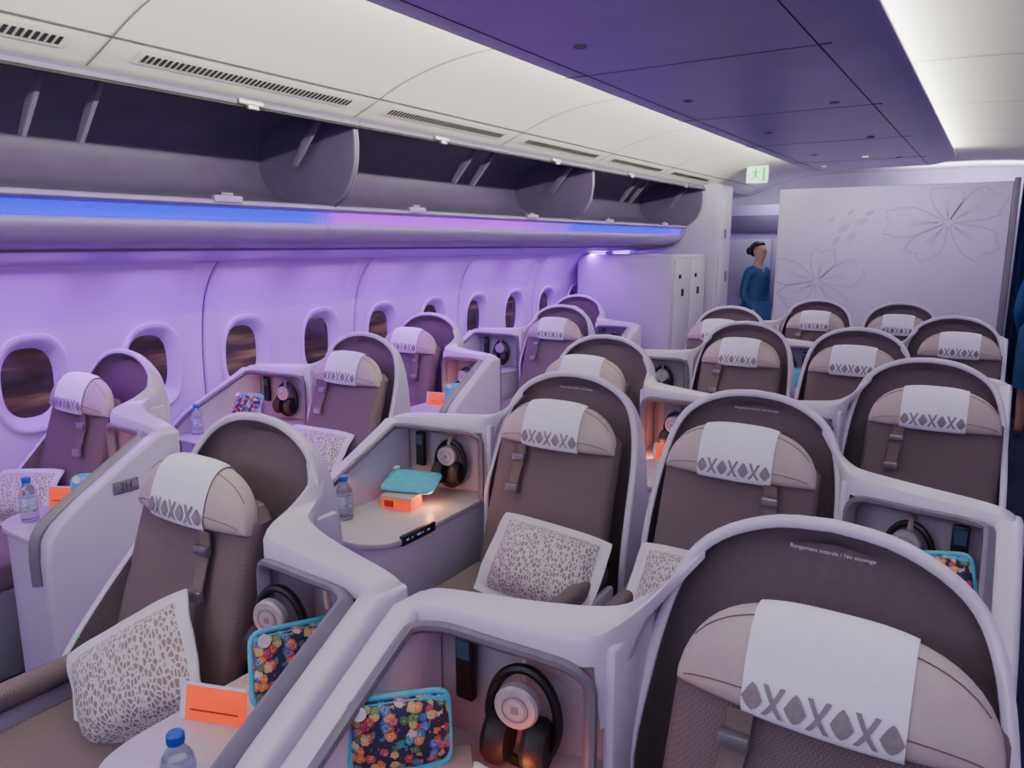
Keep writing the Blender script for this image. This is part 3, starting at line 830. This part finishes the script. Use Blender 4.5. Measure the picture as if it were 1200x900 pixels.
skin('body', V, E, M['skin'], t)
J = {'pel':((0,0,.90),(.17,.125)),'waist':((0,0,1.06),(.118,.092)),'chest':((0,-.008,1.24),(.145,.112)),'top':((0,0,1.352),(.096,.073))}
JE = [('pel','waist'),('waist','chest'),('chest','top')]
for sg,n in ((-1,'r'),(1,'l')):
    J.update({n+'sh':((sg*.152,0,1.345),.055),n+'el':((sg*.192,.03,1.09),.045),n+'wr':((sg*.150,-.085,.905),.033)})
    JE += [('top',n+'sh'),(n+'sh',n+'el'),(n+'el',n+'wr')]
skin('jacket', J, JE, M['uniform'], t)
MB().lathe([(.10,-.52),(.175,-.50),(.18,-.2),(.175,0),(.14,.06)],24,c=(0,0,.95)).build('skirt', M['uniform'], t)
MB().prism([(-.035,1.41),(0,1.33),(.035,1.41),(.02,1.42),(0,1.40),(-.02,1.42)],'y',-.085,-.075,.002).build('scarf', M['turq'], t)
# tied-back hair: half of a head cap, cut along the hairline behind the face, plus a bun
tb = bmesh.new(); bmesh.ops.create_uvsphere(tb, u_segments=48, v_segments=36, radius=1)
kill = [v for v in tb.verts if v.co.y < -.10+1.35*(0-v.co.z)*.0-(max(0,v.co.z)-.30)*1.15 or v.co.z < -.85]
bmesh.ops.delete(tb, geom=kill, context='VERTS')
for v in tb.verts: v.co = Vector((v.co.x*.086, .006+v.co.y*.108, 1.585+v.co.z*.094))
hair = MB().merge(tb, 0).build('hair', M['hair'], t, ang=80)
MB().ball((0,.125,1.570),(.042,.038,.045)).build('hair_bun', M['hair'], hair)
MB().ball((0,-.100,1.548),(.009,.020,.016)).build('nose', M['skin'], t)
for sg in (-1,1):
    MB().ball((sg*.030,-.080,1.572),(.010,.007,.005)).build('eye', M['hair'], t)
    MB().ball((sg*.080,-.010,1.555),(.009,.014,.023)).build('ear', M['skin'], t)
MB().ball((0,-.088,1.513),(.017,.008,.005)).build('mouth', M['lips'], t)
p2 = dup(t); p2.location = (.38,7.55,0); p2.rotation_euler = (0,0,R(180)); p2['label'] = 'person in navy cut off at the far right edge in the right aisle'

# ------------------------------------------------------------------ lights
def area(name, loc, rot, sx, sy, e, col):
    l = bpy.data.lights.new(name,'AREA'); l.shape = 'RECTANGLE'; l.size = sx; l.size_y = sy; l.energy = e; l.color = col
    o = bpy.data.objects.new(name,l); COL.objects.link(o); o.location = loc; o.rotation_euler = [R(a) for a in rot]; return o
area('cove_light', (-1.47,3.4,2.37), (0,180-66,0), .04, 8.2, 220, (1,.94,.78))
area('cove_light', (-.44,3.4,2.365), (0,180+50,0), .03, 8.2, 50, (1,.95,.84))
for k in range(12):
    area('wall_wash', (-3.42,1.0+.588*k,1.555), (0,-14,0), .03, .38, 5.2, (.48,.10,1))
area('cabin_fill', (-.9,-.9,2.15), (50,0,0), 3.2, .8, 30, (.88,.80,1))  # added fill behind the camera for the seat fronts, no cabin fixture
area('galley_light', (-2.2,8.9,2.35), (0,0,0), .5, .3, 8, (.85,.85,1))
area('aft_fill', (-.3,9.0,2.30), (150,0,0), 1.2, .3, 16, (.80,.66,1))  # added fill that brightens the ceiling beyond the bulkhead
area('bulkhead_fill', (-.95,7.24,2.33), (62,0,0), 1.0, .03, 5, (.88,.80,1))  # added fill behind the soffit end to brighten the bulkhead, no fixture
area('aisle_fill', (.35,3.5,2.30), (0,0,0), .12, 8, 20, (.86,.80,1))  # unseen overhead fill added along the right aisle for the seats
for k in 'ABCDEGI':
    x,y,s = seats[k][:3]
    l = bpy.data.lights.new('console_lamp','POINT'); l.energy = .26 if k in 'GB' else .6; l.color = (1,.30,.11); l.shadow_soft_size = .004
    o = bpy.data.objects.new('console_lamp',l); COL.objects.link(o); o.location = (x+s*.43,y-(.33 if seats[k][3]=='A' else .32),.70)
w = bpy.data.worlds.new('World'); bpy.context.scene.world = w; w.use_nodes = True
w.node_tree.nodes['Background'].inputs[0].default_value = (.41,.32,.64,1); w.node_tree.nodes['Background'].inputs[1].default_value = .58

# ------------------------------------------------------------------ camera
cd = bpy.data.cameras.new('Camera'); cam = bpy.data.objects.new('Camera', cd); COL.objects.link(cam)
cam.location = (0,0,1.65); cam.rotation_euler = (R(90-10.7),0,R(32.87)); cd.sensor_width = 36; cd.lens = 26.1; cd.clip_start = .02
bpy.context.scene.camera = cam
